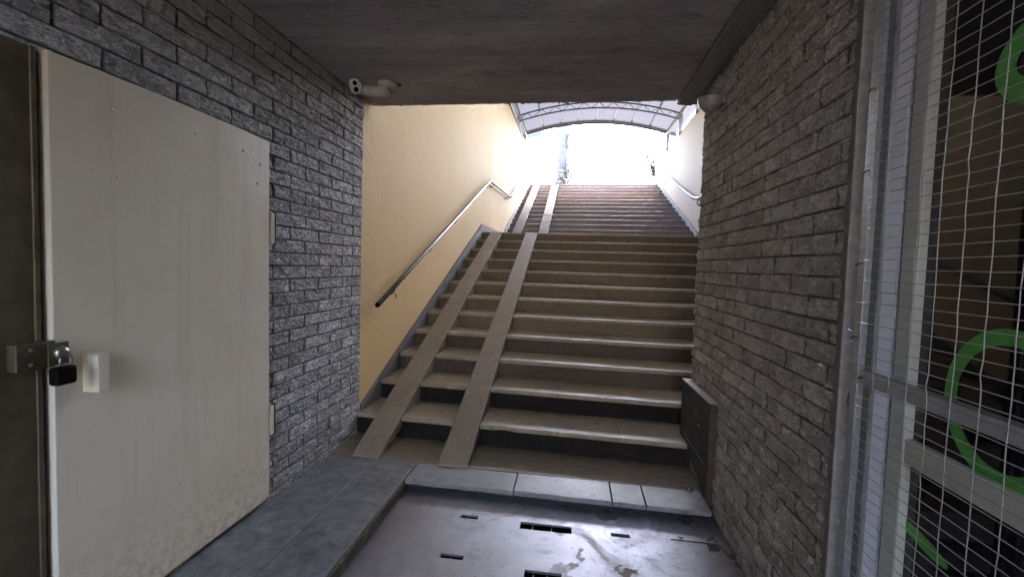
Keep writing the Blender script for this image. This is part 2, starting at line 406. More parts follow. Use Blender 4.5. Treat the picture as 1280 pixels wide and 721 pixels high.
# ------------------------------------------------------------------ dimensions
YR = -2.6  # roof ends here, left open behind the camera to admit fill light
W = 2.5; WR = 4.3; YB = 3.345; ZC = 2.585
rs, td, y0s, sk = .15956, .41496, 2.888, .0479
def nos(n, x=0): return y0s + td*n - sk*x
YU, tu = 10.15, .400
def nosu(n, x=0): return YU + tu*n - .05*x
ZL = 12*rs; ZT = ZL + 14*rs

# ------------------------------------------------------------------ setting: floor and ground
bm = bmesh.new(); box(bm, (-.3, -8, -.5), (4.6, 3.6, -.20)); struct(obj('foundation', bm, 'dirtgap'))
# left paving slabs and back strip
bm = bmesh.new()
g = .0035
def slab(x0, y0, x1, y1, dz=0): box(bm, (x0+g, y0+g, -.06), (x1-g, y1-g, dz))
ys = [2.565, 1.62, .66, -.3, -1.3, -2.3, -3.3, -4.3, -5.3, -6.3, -7.3]
for i in range(len(ys)-1):
    slab(.0, ys[i+1], .352, ys[i], random.uniform(-.002, .001)); slab(.352, ys[i+1]+(.3 if i else 0)-(.3 if i else 0), .645, ys[i], random.uniform(-.002, .001))
slab(.0, 2.565, .645, 2.878, .001)
bm2 = bm; pv = obj('pavement', bm2, 'slate', bevel=.003); struct(pv)
newbox_f = newbox('floor', (0, -8, -.065), (.66, 3.6, -.006), 'dirtgap'); struct(newbox_f)
bm = bmesh.new()
prism_z(bm, [(0, 2.884), (.30, 2.872), (.66, 2.864), (1.4, 2.868), (2.5, 2.838), (2.5, 3.5), (0, 3.5)], -.2, .001)
struct(obj('stair_forecourt', bm, 'floor'))
# ragged angle strip along the sunken cover
bm = bmesh.new()
for k in range(64):
    y = 2.60 - k*.055
    box(bm, (.646+random.uniform(-.003,.003), y-.052, -.085), (.664+random.uniform(-.004,.004), y, -.001+random.uniform(-.004,.003)))
tag(obj('edging_strip', bm, 'dirtgap', bevel=.003), 'cracked grey edging strip between the slate paving and the sunken steel cover', 'edging')

# kerb of four slabs
kb = empty('kerb', 'raised kerb of pale blue grey slabs at the foot of the stairs', 'kerb')
jx = [.655, 1.335, 1.915, 2.105, 2.462]
for i in range(4):
    bm = bmesh.new(); a, b = jx[i]+.003, jx[i+1]-.003
    def yf(x): return 2.628 - .018*(x-.65)
    def yb(x): return 2.866 - .014*(x-.65)
    N = 14; fr = []
    for k in range(N+1):
        x = a + (b-a)*k/N; fr.append((x, yf(x) + random.uniform(-.004, .004)))
    prism_z(bm, fr + [(b, yb(b)-.004), (a, yb(a)-.004)], -.026, .003+random.uniform(-.001, .002))
    obj('kerb_slab', bm, 'kerb', kb, bevel=.003)
bm = bmesh.new(); box(bm, (.66, 2.675, -.2), (2.49, 2.86, -.026)); obj('shade_footing', bm, 'black', kb)  # black block stands in for the shadow gap under the slabs

# sunken cover plate with slots
ZP = -.062
cov = empty('floor_cover', 'large worn steel cover plate with black lifting slots sunk into the passage floor', 'cover plate')
S_ = (ZP-1.345)/(-.14-1.345)
def sp(x, y): return 1.643 + (x-1.643)*S_, y*S_
slots = []
for (x0, y0, x1, y1) in ((1.038,2.524,1.141,2.561),(1.394,2.480,1.687,2.550),(1.905,2.500,2.008,2.535),(1.027,2.153,1.145,2.188),(1.461,2.085,1.64,2.14),(1.9,1.9,2.0,1.935),(1.04,1.75,1.15,1.785)):
    a = sp(x0, y0); b = sp(x1, y1); slots.append((a[0], a[1], b[0], b[1]))
xs = sorted({.666, 2.49, *[v for s in slots for v in (s[0], s[2])]}); ysn = sorted({-7.9, 2.674, *[v for s in slots for v in (s[1], s[3])]})
bm = bmesh.new(); V = {}
def gv(x, y, z):
    k = (round(x,5), round(y,5), z)
    if k not in V: V[k] = bm.verts.new((x, y, z))
    return V[k]
def inslot(cx, cy): return any(s[0] < cx < s[2] and s[1] < cy < s[3] for s in slots)
for i in range(len(xs)-1):
    for j in range(len(ysn)-1):
        if inslot((xs[i]+xs[i+1])/2, (ysn[j]+ysn[j+1])/2): continue
        bm.faces.new([gv(xs[i],ysn[j],ZP), gv(xs[i+1],ysn[j],ZP), gv(xs[i+1],ysn[j+1],ZP), gv(xs[i],ysn[j+1],ZP)])
r = bmesh.ops.extrude_face_region(bm, geom=list(bm.faces))
bmesh.ops.translate(bm, vec=(0,0,-.012), verts=[v for v in r['geom'] if isinstance(v, bmesh.types.BMVert)])
obj('plate', bm, 'plate', cov)
bm = bmesh.new(); box(bm, (.666, -7.9, -.199), (2.49, 2.65, -.19)); obj('pit', bm, 'black', cov)
for k, s in enumerate(slots[:5]):
    nb = 2 if s[2]-s[0] > .15 else 1
    for q in range(nb):
        bm = bmesh.new(); xx = s[0] + (s[2]-s[0])*(q+.6)/(nb+.4)*(.9); box(bm, (xx, s[1], ZP-.03), (xx+.006, s[3], ZP-.016))
        obj('lifting_bar', bm, 'chrome', cov)
# dark crack and a drain notch at the right end
bm = bmesh.new(); box(bm, (2.20, 2.395, ZP+.0005), (2.40, 2.402, ZP+.002)); box(bm, (2.38, 2.34, ZP+.0005), (2.43, 2.40, ZP+.003))
obj('crack', bm, 'black', cov)

# ------------------------------------------------------------------ tunnel walls
lw = empty('brick_wall', 'grey painted rock-face brick wall of the underpass on the left around the cream door', 'wall')
ydn = [np.arange(-2.0, .98, .012), np.arange(.98, YB-.004, .0043), np.array([YB])]
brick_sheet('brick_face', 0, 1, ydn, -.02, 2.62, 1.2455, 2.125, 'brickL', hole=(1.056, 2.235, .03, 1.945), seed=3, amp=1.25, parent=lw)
newbox('wall_core', (-.4, -8, -.2), (-.032, YB-.02, 2.62), 'plaster_dim', lw)
newbox('far_wall', (-.031, -8, -.1), (-.004, -2.0, 2.6), 'bounce_white', lw)
# bits of mortar skirting at floor
bm = bmesh.new()
for k in range(60):
    y = 2.28 + k*(YB-2.28)/60; h = random.uniform(.006, .03)
    box(bm, (-.01, y-.004, -.01), (.012+random.uniform(0,.012), y+.022, h*.5))
obj('mortar_fillet', bm, 'mortar', lw, bevel=.003)

rw = empty('brick_wall', 'taupe painted rock-face brick wall on the right between the shopfront and the stairs', 'wall')
ydn = [np.arange(1.59, YB-.019, .0043), np.array([YB-.015])]
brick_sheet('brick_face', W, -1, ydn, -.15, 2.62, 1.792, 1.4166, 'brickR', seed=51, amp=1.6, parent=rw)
newbox('wall_core', (W+.032, 1.60, -.2), (WR+.3, YB-.02, 4.9), 'pale', rw)
# rough mortar jamb + white trim at the near end of the right wall
bm = bmesh.new(); N = 150; A = []
for k in range(N+1):
    z = -.12 + 2.72*k/N
    w = .030 + .010*math.sin(k*.7)*random.random() + random.uniform(0, .010)
    A.append((1.556, 1.556+w, z))
for k in range(N):
    a, b = A[k], A[k+1]
    v = [bm.verts.new(p) for p in ((2.503, a[0], a[2]), (2.497, a[1], a[2]), (2.497, b[1], b[2]), (2.503, b[0], b[2]),
                                   (2.54, a[0], a[2]), (2.54, a[1]+.01, a[2]), (2.54, b[1]+.01, b[2]), (2.54, b[0], b[2]))]
    for f in ((0,1,2,3), (0,3,7,4), (1,5,6,2)): bm.faces.new([v[i] for i in f])
obj('mortar_jamb', bm, 'mortar', rw)
newbox('jamb_trim', (2.492, 1.547, -.1), (2.548, 1.5555, 2.6), 'trim', rw, bevel=.002)

ew = empty('rear_bounce_wall', 'unseen white retaining wall added for bounce light across the open rear cutting behind the camera', 'wall')
newbox('plaster_face', (-.4, -11.1, -.3), (4.6, -11, 4.1), 'bounce_white', ew)  # added behind the camera to bounce daylight forward
newbox('coping', (-.45, -11.15, 4.101), (4.65, -10.95, 4.19), 'pale', ew)
struct(newbox('rear_bounce_floor', (-.4, -11, -.3), (4.6, -8.001, -.004), 'bounce_white'))  # added white floor out of view, bounces daylight onto the ceiling
nw = empty('side_wall', 'unseen wall painted white for bounce light on the right of the passage behind the shopfront', 'wall')
newbox('plaster_face', (2.5, -8, -.1), (2.9, -.62, 2.6), 'bounce_white', nw)

# ------------------------------------------------------------------ ceiling
cl = struct(newbox('ceiling', (-.4, YR, ZC), (2.349, 3.485, 4.0), 'ceil'))
bm = bmesh.new()   # ragged drip edge
for k in range(90):
    x = .0 + k*.026
    box(bm, (x, 3.487, ZC-.001-abs(random.gauss(0, .0035))), (x+.0255, 3.50+random.uniform(0,.006), ZC+.05))
struct(obj('ceiling_edge', bm, 'ceil', bevel=.002))
newbox_ = newbox('ceiling_slab_over_shop', (2.35, YR, 2.601), (4.6, 3.485, 4.0), 'ceil'); struct(newbox_)
bmm = empty('ceiling_beam', 'narrow lowered concrete strip along the top of the right brick wall', 'beam')
bm = bmesh.new()
prism = [(2.352, 2.566), (2.356, 2.560), (2.452, 2.552), (2.455, 2.56), (2.53, 2.56), (2.53, 2.60), (2.352, 2.60)]
A = [bm.verts.new((x, -.6, z)) for x, z in prism]; B = [bm.verts.new((x, 3.52, z)) for x, z in prism]
bm.faces.new(A); bm.faces.new(B[::-1])
for i in range(len(prism)): bm.faces.new((A[i], A[(i+1)%7], B[(i+1)%7], B[i]))
obj('strip', bm, 'panel_edge', bmm)
bm = bmesh.new()
tube(bm, [(2.353, y, 2.566+random.uniform(-.001,.001)) for y in np.arange(-.5, 3.5, .12)], .0035, 6); obj('cable', bm, 'canopy_steel', bmm)
bm = bmesh.new(); lathe(bm, (.381, 3.102, ZC-.003), [(.019, 0), (.021, .004), (.020, .006)], 'z', 12)
tag(obj('ceiling_hole', bm, 'black'), 'small round black hole in the concrete ceiling beside the security camera', 'hole')

# ------------------------------------------------------------------ cream door
dr = empty('metal_door', 'large cream painted metal door set in the grey brick wall', 'door')
bm = bmesh.new()
prism_x(bm, [(1.205, .03), (2.2, .03), (2.232, .036), (2.228, .6), (2.224, 1.2), (2.224, 1.943), (2.216, 1.951), (2.195, 1.955), (2.06, 1.961), (1.6, 1.964), (1.205, 1.957)], -.01, .030)
obj('door_leaf', bm, 'door', dr, bevel=.004, seg=3)
newbox('pull_block', (.0302, 1.288, .878), (.092, 1.326, 1.006), 'door', dr, bevel=.003)
for (y, z) in ((1.40, 1.84), (1.33, 1.62), (1.415, 1.615), (2.03, 1.86), (2.15, 1.82), (2.13, 1.72), (1.75, 1.86)):
    bm = bmesh.new(); lathe(bm, (.0302, y, z), [(.006, 0), (.005, .003), (.002, .005)], 'x', 8); obj('paint_blob', bm, 'door', dr, smooth=True)
for z in (1.42, .375):
    h = newbox('hinge', (-.012, 2.2335, z), (.036, 2.262, z+.165), 'door', dr, bevel=.004)
    bm = bmesh.new(); cyl(bm, (.030, 2.2665, z-.006), (.030, 2.2665, z+.171), .008, 10); obj('hinge_pin', bm, 'rust', h)
df = empty('door_frame', 'dark olive steel frame post at the far left beside the cream door', 'frame')
newbox('frame_post', (-.028, 1.060, -.0), (.006, 1.190, 1.955), 'frame_olive', df, bevel=.003)
newbox('shadow_gap', (-.029, 1.1905, -.0), (-.018, 2.30, 2.0), 'black', df)
newbox('frame_lip', (.0062, 1.172, .0), (.014, 1.188, 1.955), 'frame_olive', df, bevel=.002)
lk = empty('lock', 'grimy hasp box with black padlock on the frame of the cream door', 'lock')
newbox('hasp_box', (.0145, 1.095, .985), (.050, 1.198, 1.068), 'rust', lk, bevel=.004)
newbox('hasp_plate', (.0625, 1.165, .992), (.0655, 1.222, 1.062), 'frame_olive', lk, bevel=.001)
bm = bmesh.new()
pts = [(.075+.0*math.cos(a), 1.205+.016*math.cos(a), 1.005+.026*math.sin(a)) for a in np.linspace(-.6, math.pi+.6, 14)]
tube(bm, pts, .0042, 8); obj('shackle', bm, 'chrome', lk, smooth=True)
bm = bmesh.new(); box(bm, (.0655, 1.160, .932), (.100, 1.222, .990)); obj('padlock_body', bm, 'lens', lk, bevel=.010, seg=3)
bm = bmesh.new(); lathe(bm, (.0655, 1.196, 1.030), [(.020, 0), (.022, .006), (.018, .016), (.008, .020)], 'x', 16); obj('lock_knob', bm, 'chrome', lk, smooth=True)
bm = bmesh.new(); lathe(bm, (.0505, 1.130, 1.048), [(.006, 0), (.005, .003)], 'x', 8); obj('screw', bm, 'chrome', lk)
bm = bmesh.new(); lathe(bm, (.0505, 1.130, 1.004), [(.006, 0), (.005, .003)], 'x', 8); obj('screw', bm, 'chrome', lk)

# ------------------------------------------------------------------ stairs
def tread_bm(yfront, yback, ztop, x0, x1, seed, th=.034, chips=()):
    bm = bmesh.new(); N = int((x1-x0)/.045); rows = []
    for k in range(N+1):
        x = x0 + (x1-x0)*k/N
        w = (math.sin(x*3.1+seed*2.3)*.0022 + math.sin(x*11.7+seed)*.0012 + random.uniform(-.0010, .0010))
        dz = math.sin(x*2.3+seed*1.7)*.0018 + random.uniform(-.0005, .0005)
        c = 0
        for cx, cw, cd in chips:
            if abs(x-cx) < cw: c = cd*(1-abs(x-cx)/cw)
        yf = yfront(x) - .010 + w + c
        rr = .007
        prof = [(yf+.004, ztop-th), (yf, ztop-th+.006), (yf, ztop-rr-c*.3), (yf+rr*.3, ztop-rr*.3+dz*.4-c*.3), (yf+rr, ztop+dz*.5), (yf+.028+w, ztop+dz*.5-.001), (yback(x)+.01, ztop)]
        rows.append([bm.verts.new((x, y, z)) for y, z in prof])
    for A, B in zip(rows, rows[1:]):
        for i in range(6):
            f = bm.faces.new((A[i], B[i], B[i+1], A[i+1])); f.material_index = 1 if 2 <= i <= 4 else 0
    return bm
fl = empty('stair_flight', 'lower flight of twelve worn brown stone steps rising from the underpass', 'stairs', group=None)
for n in range(1, 13):
    zt = n*rs; x1 = W if n < 1 else WR
    yb = (lambda x, n=n: nos(n+1, x)+.01) if n < 12 else (lambda x: 8.3)
    chips = ((1.18, .09, .014),) if n == 1 else ((1.9, .06, .008),) if n == 4 else ()
    obj('tread', tread_bm(lambda x, n=n: nos(n, x), yb, zt, .0, x1, n, chips=chips), 'tread', fl, smooth=False).data.materials.append(M['nosing'])
    bm = bmesh.new()
    q = [(0, nos(n)), (x1, nos(n, x1)), (x1, nos(n, x1)+.3), (0, nos(n)+.3)]
    prism_z(bm, q, zt-rs-.01, zt-.030)
    obj('riser', bm, 'riser_shade' if n <= 2 else 'riser_mid' if n <= 4 else 'riser', fl)
def ramp(name, xa, xb, yA, zA, yB, zB, mat, parent, cuts, off=.014, dark=0):
    L = yB-yA; sl = (zB-zA)/L
    o = None; bm = bmesh.new()
    cs = [yA] + cuts + [yB]
    for i in range(len(cs)-1):
        a, b = cs[i]+(.003 if i else 0), cs[i+1]-(.003 if i < len(cs)-2 else 0)
        za, zb = zA+(a-yA)*sl, zA+(b-yA)*sl
        o1 = off + random.uniform(-.003, .003)
        m = 8; pts = [(a+(b-a)*k/m, za+(zb-za)*k/m+o1+random.uniform(-.001,.001)) for k in range(m+1)]
        lo = [(b, zb-.2), (a, max(za-.2, -.01 if zA < .5 else za-.2))]
        skx = -(sk if parent is fl else .05)*(xa+xb)/2
        prism_x(bm, [(y+skx, z) for y, z in pts+lo], xa, xb)
    return obj(name, bm, mat, parent, bevel=.006)
ramp('ramp', .178, .378, y0s+.005, 0, nos(12)+.03, ZL, 'ramp', fl, [3.86, 5.16, 6.4])
ramp('ramp', .797, .998, y0s+.005, 0, nos(12)+.03, ZL, 'ramp', fl, [3.80, 5.10, 6.35])

ul = empty('stair_flight', 'upper flight of fourteen grey mauve steps climbing from the landing to street level', 'stairs')
bm = bmesh.new(); box(bm, (0, 8.25, ZL-.2), (WR, 10.9, ZL-.0005)); struct(obj('landing', bm, 'tread'))
for n in range(1, 15):
    zt = ZL+n*rs
    yb = (lambda x, n=n: nosu(n+1, x)+.01) if n < 14 else (lambda x: 17.0)
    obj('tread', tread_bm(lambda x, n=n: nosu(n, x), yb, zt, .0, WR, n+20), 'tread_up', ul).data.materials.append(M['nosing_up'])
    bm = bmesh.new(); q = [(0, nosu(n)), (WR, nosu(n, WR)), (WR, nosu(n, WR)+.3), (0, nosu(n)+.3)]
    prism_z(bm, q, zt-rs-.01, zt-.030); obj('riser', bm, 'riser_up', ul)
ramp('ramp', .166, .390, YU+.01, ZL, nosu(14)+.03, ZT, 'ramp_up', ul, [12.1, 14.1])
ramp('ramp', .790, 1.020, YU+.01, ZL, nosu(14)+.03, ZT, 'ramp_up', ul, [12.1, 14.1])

# ------------------------------------------------------------------ stair walls
yw = empty('stair_wall', 'tall ochre yellow plastered wall on the left of the stairs with grey skirting', 'wall')
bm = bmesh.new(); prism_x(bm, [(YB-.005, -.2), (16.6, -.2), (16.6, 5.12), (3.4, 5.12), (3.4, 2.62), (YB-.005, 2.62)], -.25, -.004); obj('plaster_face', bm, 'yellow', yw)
bm = bmesh.new(); cyl(bm, (-.0035, 8.6, 1.9), (-.0035, 8.6, 5.12), .0016, 5); obj('expansion_joint', bm, 'panel_edge', yw)
sk_pts = [(YB+.003, .205), (5.6, 1.13), (7.88, 2.055), (10.45, 2.065), (10.62, 2.20), (15.75, 4.275), (16.58, 4.275)]
bm = bmesh.new(); prism_x(bm, sk_pts + [(16.58, 3.9), (10.6, 1.5), (7.9, 1.4), (3.9, -.1), (YB+.003, -.1)], -.0035, .021); obj('skirting', bm, 'skirt', yw, bevel=.002)
bm = bmesh.new(); box(bm, (-.28, 3.5, 5.1205), (.02, 16.62, 5.16)); obj('coping', bm, 'pale', yw)
pw = empty('stair_wall', 'off-white plastered wall on the right side of the upper stairs with pale grey skirting', 'wall')
bm = bmesh.new(); prism_x(bm, [(YB-.015, -.2), (16.3, -.2), (16.3, 4.95), (12, 5.0), (YB-.015, 5.03)], WR+.004, WR+.25); obj('plaster_face', bm, 'pale', pw)
bm = bmesh.new(); prism_x(bm, [(y-.2, z) for y, z in sk_pts] + [(16.2, 3.9), (10.6, 1.5), (7.9, 1.4), (3.9, -.1)], WR-.022, WR+.0035); obj('skirting', bm, 'skirt', pw)

hw = empty('sun_block_wall', 'unseen parapet wall added over the underpass mouth to keep sun off the stairs', 'wall')
newbox('plaster_face', (-.004+.006, 3.20, 4.152), (4.302, 3.470, 5.15), 'pale', hw)  # added out of view to block sun through the roof gap
newbox('coping', (.03, 3.17, 5.1505), (4.27, 3.50, 5.19), 'pale', hw)

# ------------------------------------------------------------------ slate panel on right wall
pn = empty('wall_panel', 'black slate panel with pale edge leaning low against the right brick wall beside the first steps', 'panel')
bm = bmesh.new()
prism_x(bm, [(2.745, -.075), (2.742, .572), (3.395, .556), (3.40, .094), (3.05, .085), (2.87, .05)], 2.458, 2.480)
obj('slate_board', bm, 'slate_panel', pn, bevel=.002)
newbox('edge_strip', (2.4575, 2.712, -.078), (2.512, 2.7415, .574), 'riser_mid', pn, bevel=.002)
bm = bmesh.new(); prism_x(bm, [(2.742, .5735), (2.742, .582), (3.398, .566), (3.398, .5575)], 2.456, 2.512); obj('top_edge', bm, 'trim', pn)
newbox('backing', (2.4805, 2.742, -.08), (2.512, 3.39, .555), 'mortar', pn)
bm = bmesh.new(); lathe(bm, (2.4578, 2.93, .38), [(.007, 0), (.006, -.004), (.003, -.006)], 'x', 10); obj('screw', bm, 'chrome', pn)
bm = bmesh.new(); prism_x(bm, [(2.745, .195), (2.745, .200), (3.40, .205), (3.40, .200)], 2.4565, 2.459); obj('panel_joint', bm, 'panel_edge', pn)
bm = bmesh.new(); bmesh.ops.create_icosphere(bm, subdivisions=2, radius=.014)
for v in bm.verts: v.co = Vector((v.co.x*1.4+2.40, v.co.y+2.83, v.co.z*.6+.011)) + Vector([random.uniform(-.003,.003)]*3)
tag(obj('stone', bm, 'cable'), 'small dark pebble on the kerb beside the slate panel', 'stone')

# ------------------------------------------------------------------ handrails
def rail_set(root, runs, wallx, sgn, br):
    for pts, r, mat in runs:
        bm = bmesh.new(); tube(bm, pts, r, 12); obj('rail', bm, mat, root, smooth=True)
    for (y, z) in br:
        b = empty0('bracket', root)
        bm = bmesh.new()
        tube(bm, [(wallx, y, z-.075), (wallx+sgn*.03, y, z-.078), (wallx+sgn*.058, y, z-.065), (wallx+sgn*.068, y, z-.04), (wallx+sgn*.07, y, z-.015)], .0065, 8)
        lathe(bm, (wallx+sgn*.002, y, z-.075), [(.028, 0), (.028, sgn*.006)], 'x', 14)
        obj('bracket', bm, 'steel', root, smooth=False)
def empty0(name, root): return None
hl = empty('handrail', 'long stainless steel handrail on the yellow left wall, dipping level over the landing', 'handrail')
def zl(y): return .994 + (y-3.512)*.3985
bz = 8.25
rail_set(hl, [([(.07, 3.50, zl(3.5)), (.07, 5, zl(5)), (.07, 6.6, zl(6.6)), (.07, 8.22, zl(8.22))], .021, 'steel'),
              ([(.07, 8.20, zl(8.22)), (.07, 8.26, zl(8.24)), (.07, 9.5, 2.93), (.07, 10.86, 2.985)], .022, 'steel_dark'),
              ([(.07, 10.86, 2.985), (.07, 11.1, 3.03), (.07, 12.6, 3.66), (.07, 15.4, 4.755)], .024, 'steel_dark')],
         -.003, 1, [(y, zl(y)) for y in (3.86, 4.9, 5.95, 7.0, 8.0)] + [(8.6, 2.90), (10.5, 2.97), (11.4, 3.15), (12.9, 3.77), (14.4, 4.36)])
bm = bmesh.new(); lathe(bm, (.07, 3.4995, zl(3.5)), [(.0215, 0), (.0215, -.006)], 'y', 12); obj('end_cap', bm, 'lens', hl)
bm = bmesh.new()
tube(bm, [(.065, 3.87, zl(3.86)-.06), (.07, 3.875, zl(3.86)-.09), (.066, 3.868, zl(3.86)-.12)], .0035, 6); tube(bm, [(.065, 3.87, zl(3.86)-.07), (.072, 3.90, zl(3.86)-.10)], .003, 6)
tag(obj('red_thread', bm, 'red'), 'short red thread tied to the lowest bracket of the left handrail', 'thread')
hr = empty('handrail', 'stainless steel handrail on the pale right wall of the upper stairs', 'handrail')
XR = WR-.07
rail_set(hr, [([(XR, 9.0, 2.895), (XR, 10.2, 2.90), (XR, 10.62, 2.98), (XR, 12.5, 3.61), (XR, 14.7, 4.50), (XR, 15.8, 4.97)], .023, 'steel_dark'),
              ([(XR+.0, 10.25, 2.90), (XR, 10.25, 2.86), (XR, 10.3, 2.79), (XR+.06, 10.35, 2.77)], .012, 'steel')],
         WR+.003, -1, [(10.9, 3.07), (12.2, 3.51), (13.5, 4.01), (14.8, 4.54)])

# ------------------------------------------------------------------ security camera, dome
cm = empty('security_camera', 'aged white bullet security camera with two black lenses under the ceiling by the left wall', 'camera')
bm = bmesh.new(); lathe(bm, (.315, 3.06, ZC), [(.066, -.001), (.066, -.02), (.058, -.034), (.028, -.044), (.018, -.046)], 'z', 24); obj('mount_base', bm, 'cam_white', cm, smooth=True)
bm = bmesh.new(); tube(bm, [(.315, 3.06, 2.545), (.27, 3.05, 2.52), (.20, 3.03, 2.515), (.14, 3.02, 2.53)], [.052, .044, .036, .034], 14); obj('arm', bm, 'cam_white', cm, smooth=True)
cdir = Vector((1.643-.13, -2.95, 1.345-2.535)).normalized()
side = cdir.cross(Vector((0,0,1))).normalized(); upv = side.cross(cdir).normalized()
upv2 = (upv*math.cos(.25)+side*math.sin(.25)); side2 = cdir.cross(upv2)
c0 = Vector((.108, 3.0, 2.540))
bm = bmesh.new(); rings = []
for (l, s) in ((-.10, .75), (-.085, .95), (-.02, 1.0), (.045, 1.0), (.055, .93), (.056, .80)):
    rings.append([bm.verts.new(c0 + cdir*l + side2*(math.copysign(abs(math.cos(a))**.8, math.cos(a))*.041*s) + upv2*(math.copysign(abs(math.sin(a))**.8, math.sin(a))*.052*s)) for a in [2*math.pi*k/28 for k in range(28)]])
for A, B in zip(rings, rings[1:]):
    for k in range(28): bm.faces.new((A[k], A[(k+1)%28], B[(k+1)%28], B[k]))
bm.faces.new(rings[0][::-1]); bm.faces.new(rings[-1]); obj('body', bm, 'cam_white', cm, smooth=False, bevel=0)
for s, rr in ((.021, .0145), (-.019, .0165)):
    bm = bmesh.new(); p = c0 + cdir*.0563 + upv2*s; cyl(bm, p, p+cdir*.003, rr, 20); obj('lens', bm, 'lens', cm)
bm = bmesh.new(); p = c0 + upv2*.04 - side2*.0; tube(bm, [p - cdir*.06, p - cdir*.1 + Vector((-.05, .03, .02)), Vector((.01, 3.12, 2.575))], .006, 6); obj('cable', bm, 'cam_white', cm)

dm = empty('dome_fitting', 'round grey bowl-shaped fitting high on the right brick wall near the stairs', 'wall light')
bm = bmesh.new(); prof = [(.0005, -.075)] + [(.072*math.sin(a), -.075*math.cos(a)) for a in np.linspace(.15, math.pi/2, 10)] + [(.074, .006), (.068, .008)]
lathe(bm, (2.425, 2.93, 2.385), prof, 'z', 32); obj('bowl', bm, 'dome', dm, smooth=True)
bm = bmesh.new(); box(bm, (2.45, 2.895, 2.35), (2.505, 2.965, 2.42)); obj('wall_bracket', bm, 'dome', dm, bevel=.006)
bm = bmesh.new(); lathe(bm, (2.425, 2.93, 2.3935), [(.066, 0), (.060, .006), (.02, .012)], 'z', 24); obj('lid', bm, 'cable', dm)

# ------------------------------------------------------------------ shopfront on the right
sf = empty('shopfront', 'dark glazed shopfront with cream and white frames on the right behind the mesh gate', 'shopfront')
XS = 2.55
newbox('frame_edge', (XS-.02, 1.532, -.1), (XS+.03, 1.546, 2.6), 'cable', sf)
newbox('frame_post', (XS-.045, 1.398, -.1), (XS+.03, 1.478, 2.6), 'white_frame', sf, bevel=.003)
newbox('frame_fin', (XS-.055, 1.385, -.1), (XS+.02, 1.3975, 2.6), 'white_frame', sf, bevel=.002)
newbox('gap_shade', (XS-.002, 1.3755, -.1), (XS+.03, 1.3847, 2.6), 'cable', sf)  # black strip painting the shadow between post and stile
newbox('door_stile', (XS-.018, 1.316, -.1), (XS+.03, 1.375, 2.6), 'cream_frame', sf, bevel=.003)
newbox('stile_far', (XS-.018, .10, -.1), (XS+.03, .17, 2.6), 'cream_frame', sf, bevel=.003)
newbox('door_rail', (XS-.016, .1705, .852), (XS+.028, 1.3155, .918), 'cream_frame', sf, bevel=.003)
newbox('side_rail', (XS-.016, 1.4785, .852), (XS+.028, 1.5318, .918), 'cream_frame', sf, bevel=.002)
newbox('bottom_rail', (XS-.016, .1705, -.09), (XS+.028, 1.3155, .12), 'cream_frame', sf, bevel=.003)
def gx(y): return XS+.004+.000*(min(max(y, .17), 1.317)-.17)/1.147 if y < 1.33 else XS+.004
def pane(z0, z1):
    bm = bmesh.new(); prism_z(bm, [(gx(.17), .17), (gx(1.317), 1.317), (gx(1.317)+.006, 1.317), (gx(.17)+.006, .17)], z0, z1); return obj('window_pane', bm, 'glass', sf)
p1 = pane(.90, 2.6); p2 = pane(0, .87)
p3 = newbox('window_pane', (XS+.004, 1.477, .0), (XS+.010, 1.533, 2.6), 'glass', sf)
p4 = newbox('window_pane', (XS+.004, -.62, .0), (XS+.010, .101, 2.6), 'glass', sf)
newbox('dark_interior', (XS+.065, -.62, -.1), (XS+.35, 1.6, 2.6), 'black', sf)
def stroke(name, pts, w, parent, closed=False):
    bm = bmesh.new(); n = len(pts); A = []; B = []
    for i in range(n):
        if closed: d = Vector(pts[(i+1)%n])-Vector(pts[i-1])
        else: d = Vector(pts[min(i+1,n-1)])-Vector(pts[max(i-1,0)])
        d.normalize(); nn = Vector((-d.y, d.x)); p = Vector(pts[i])
        ww = w/2
        if not closed:
            e = min(i, n-1-i); ww *= (0.35, .75, .95)[e] if e < 3 else 1
        A.append(bm.verts.new((gx((p+nn*ww).x)-.0015, *(p+nn*ww)))); B.append(bm.verts.new((gx((p-nn*ww).x)-.0015, *(p-nn*ww))))
    for i in range(n if closed else n-1):
        j = (i+1) % n; bm.faces.new((A[i], A[j], B[j], B[i]))
    return obj(name, bm, 'green', parent)
cx, cz, ry, rz = 1.068, 1.075, .140, .152
def arc(a0, a1, k): return [(cx+ry*math.cos(a), cz+rz*math.sin(a)) for a in np.linspace(a0, a1, k)]
stroke('painted_ring', [(cx+ry*math.cos(a), cz+rz*math.sin(a)) for a in np.linspace(0, 2*math.pi, 48)[:-1]], .036, p1, True)
stroke('painted_ring', [(1.03+.105*math.cos(a), 1.80+.075*math.sin(a)) for a in np.linspace(0, 2*math.pi, 32)[:-1]], .05, p1, True)
stroke('painted_stroke', [(1.345-.021*k, .69-.004*k+.0*k) for k in range(9)], .036, p2)
stroke('painted_stroke', [(1.50+.004*k, .74-.014*k) for k in range(8)][:8], .05, p3)
stroke('painted_stroke', [(1.486, .56), (1.49, .53), (1.495, .50), (1.50, .47), (1.503, .44), (1.503, .41)], .03, p3)

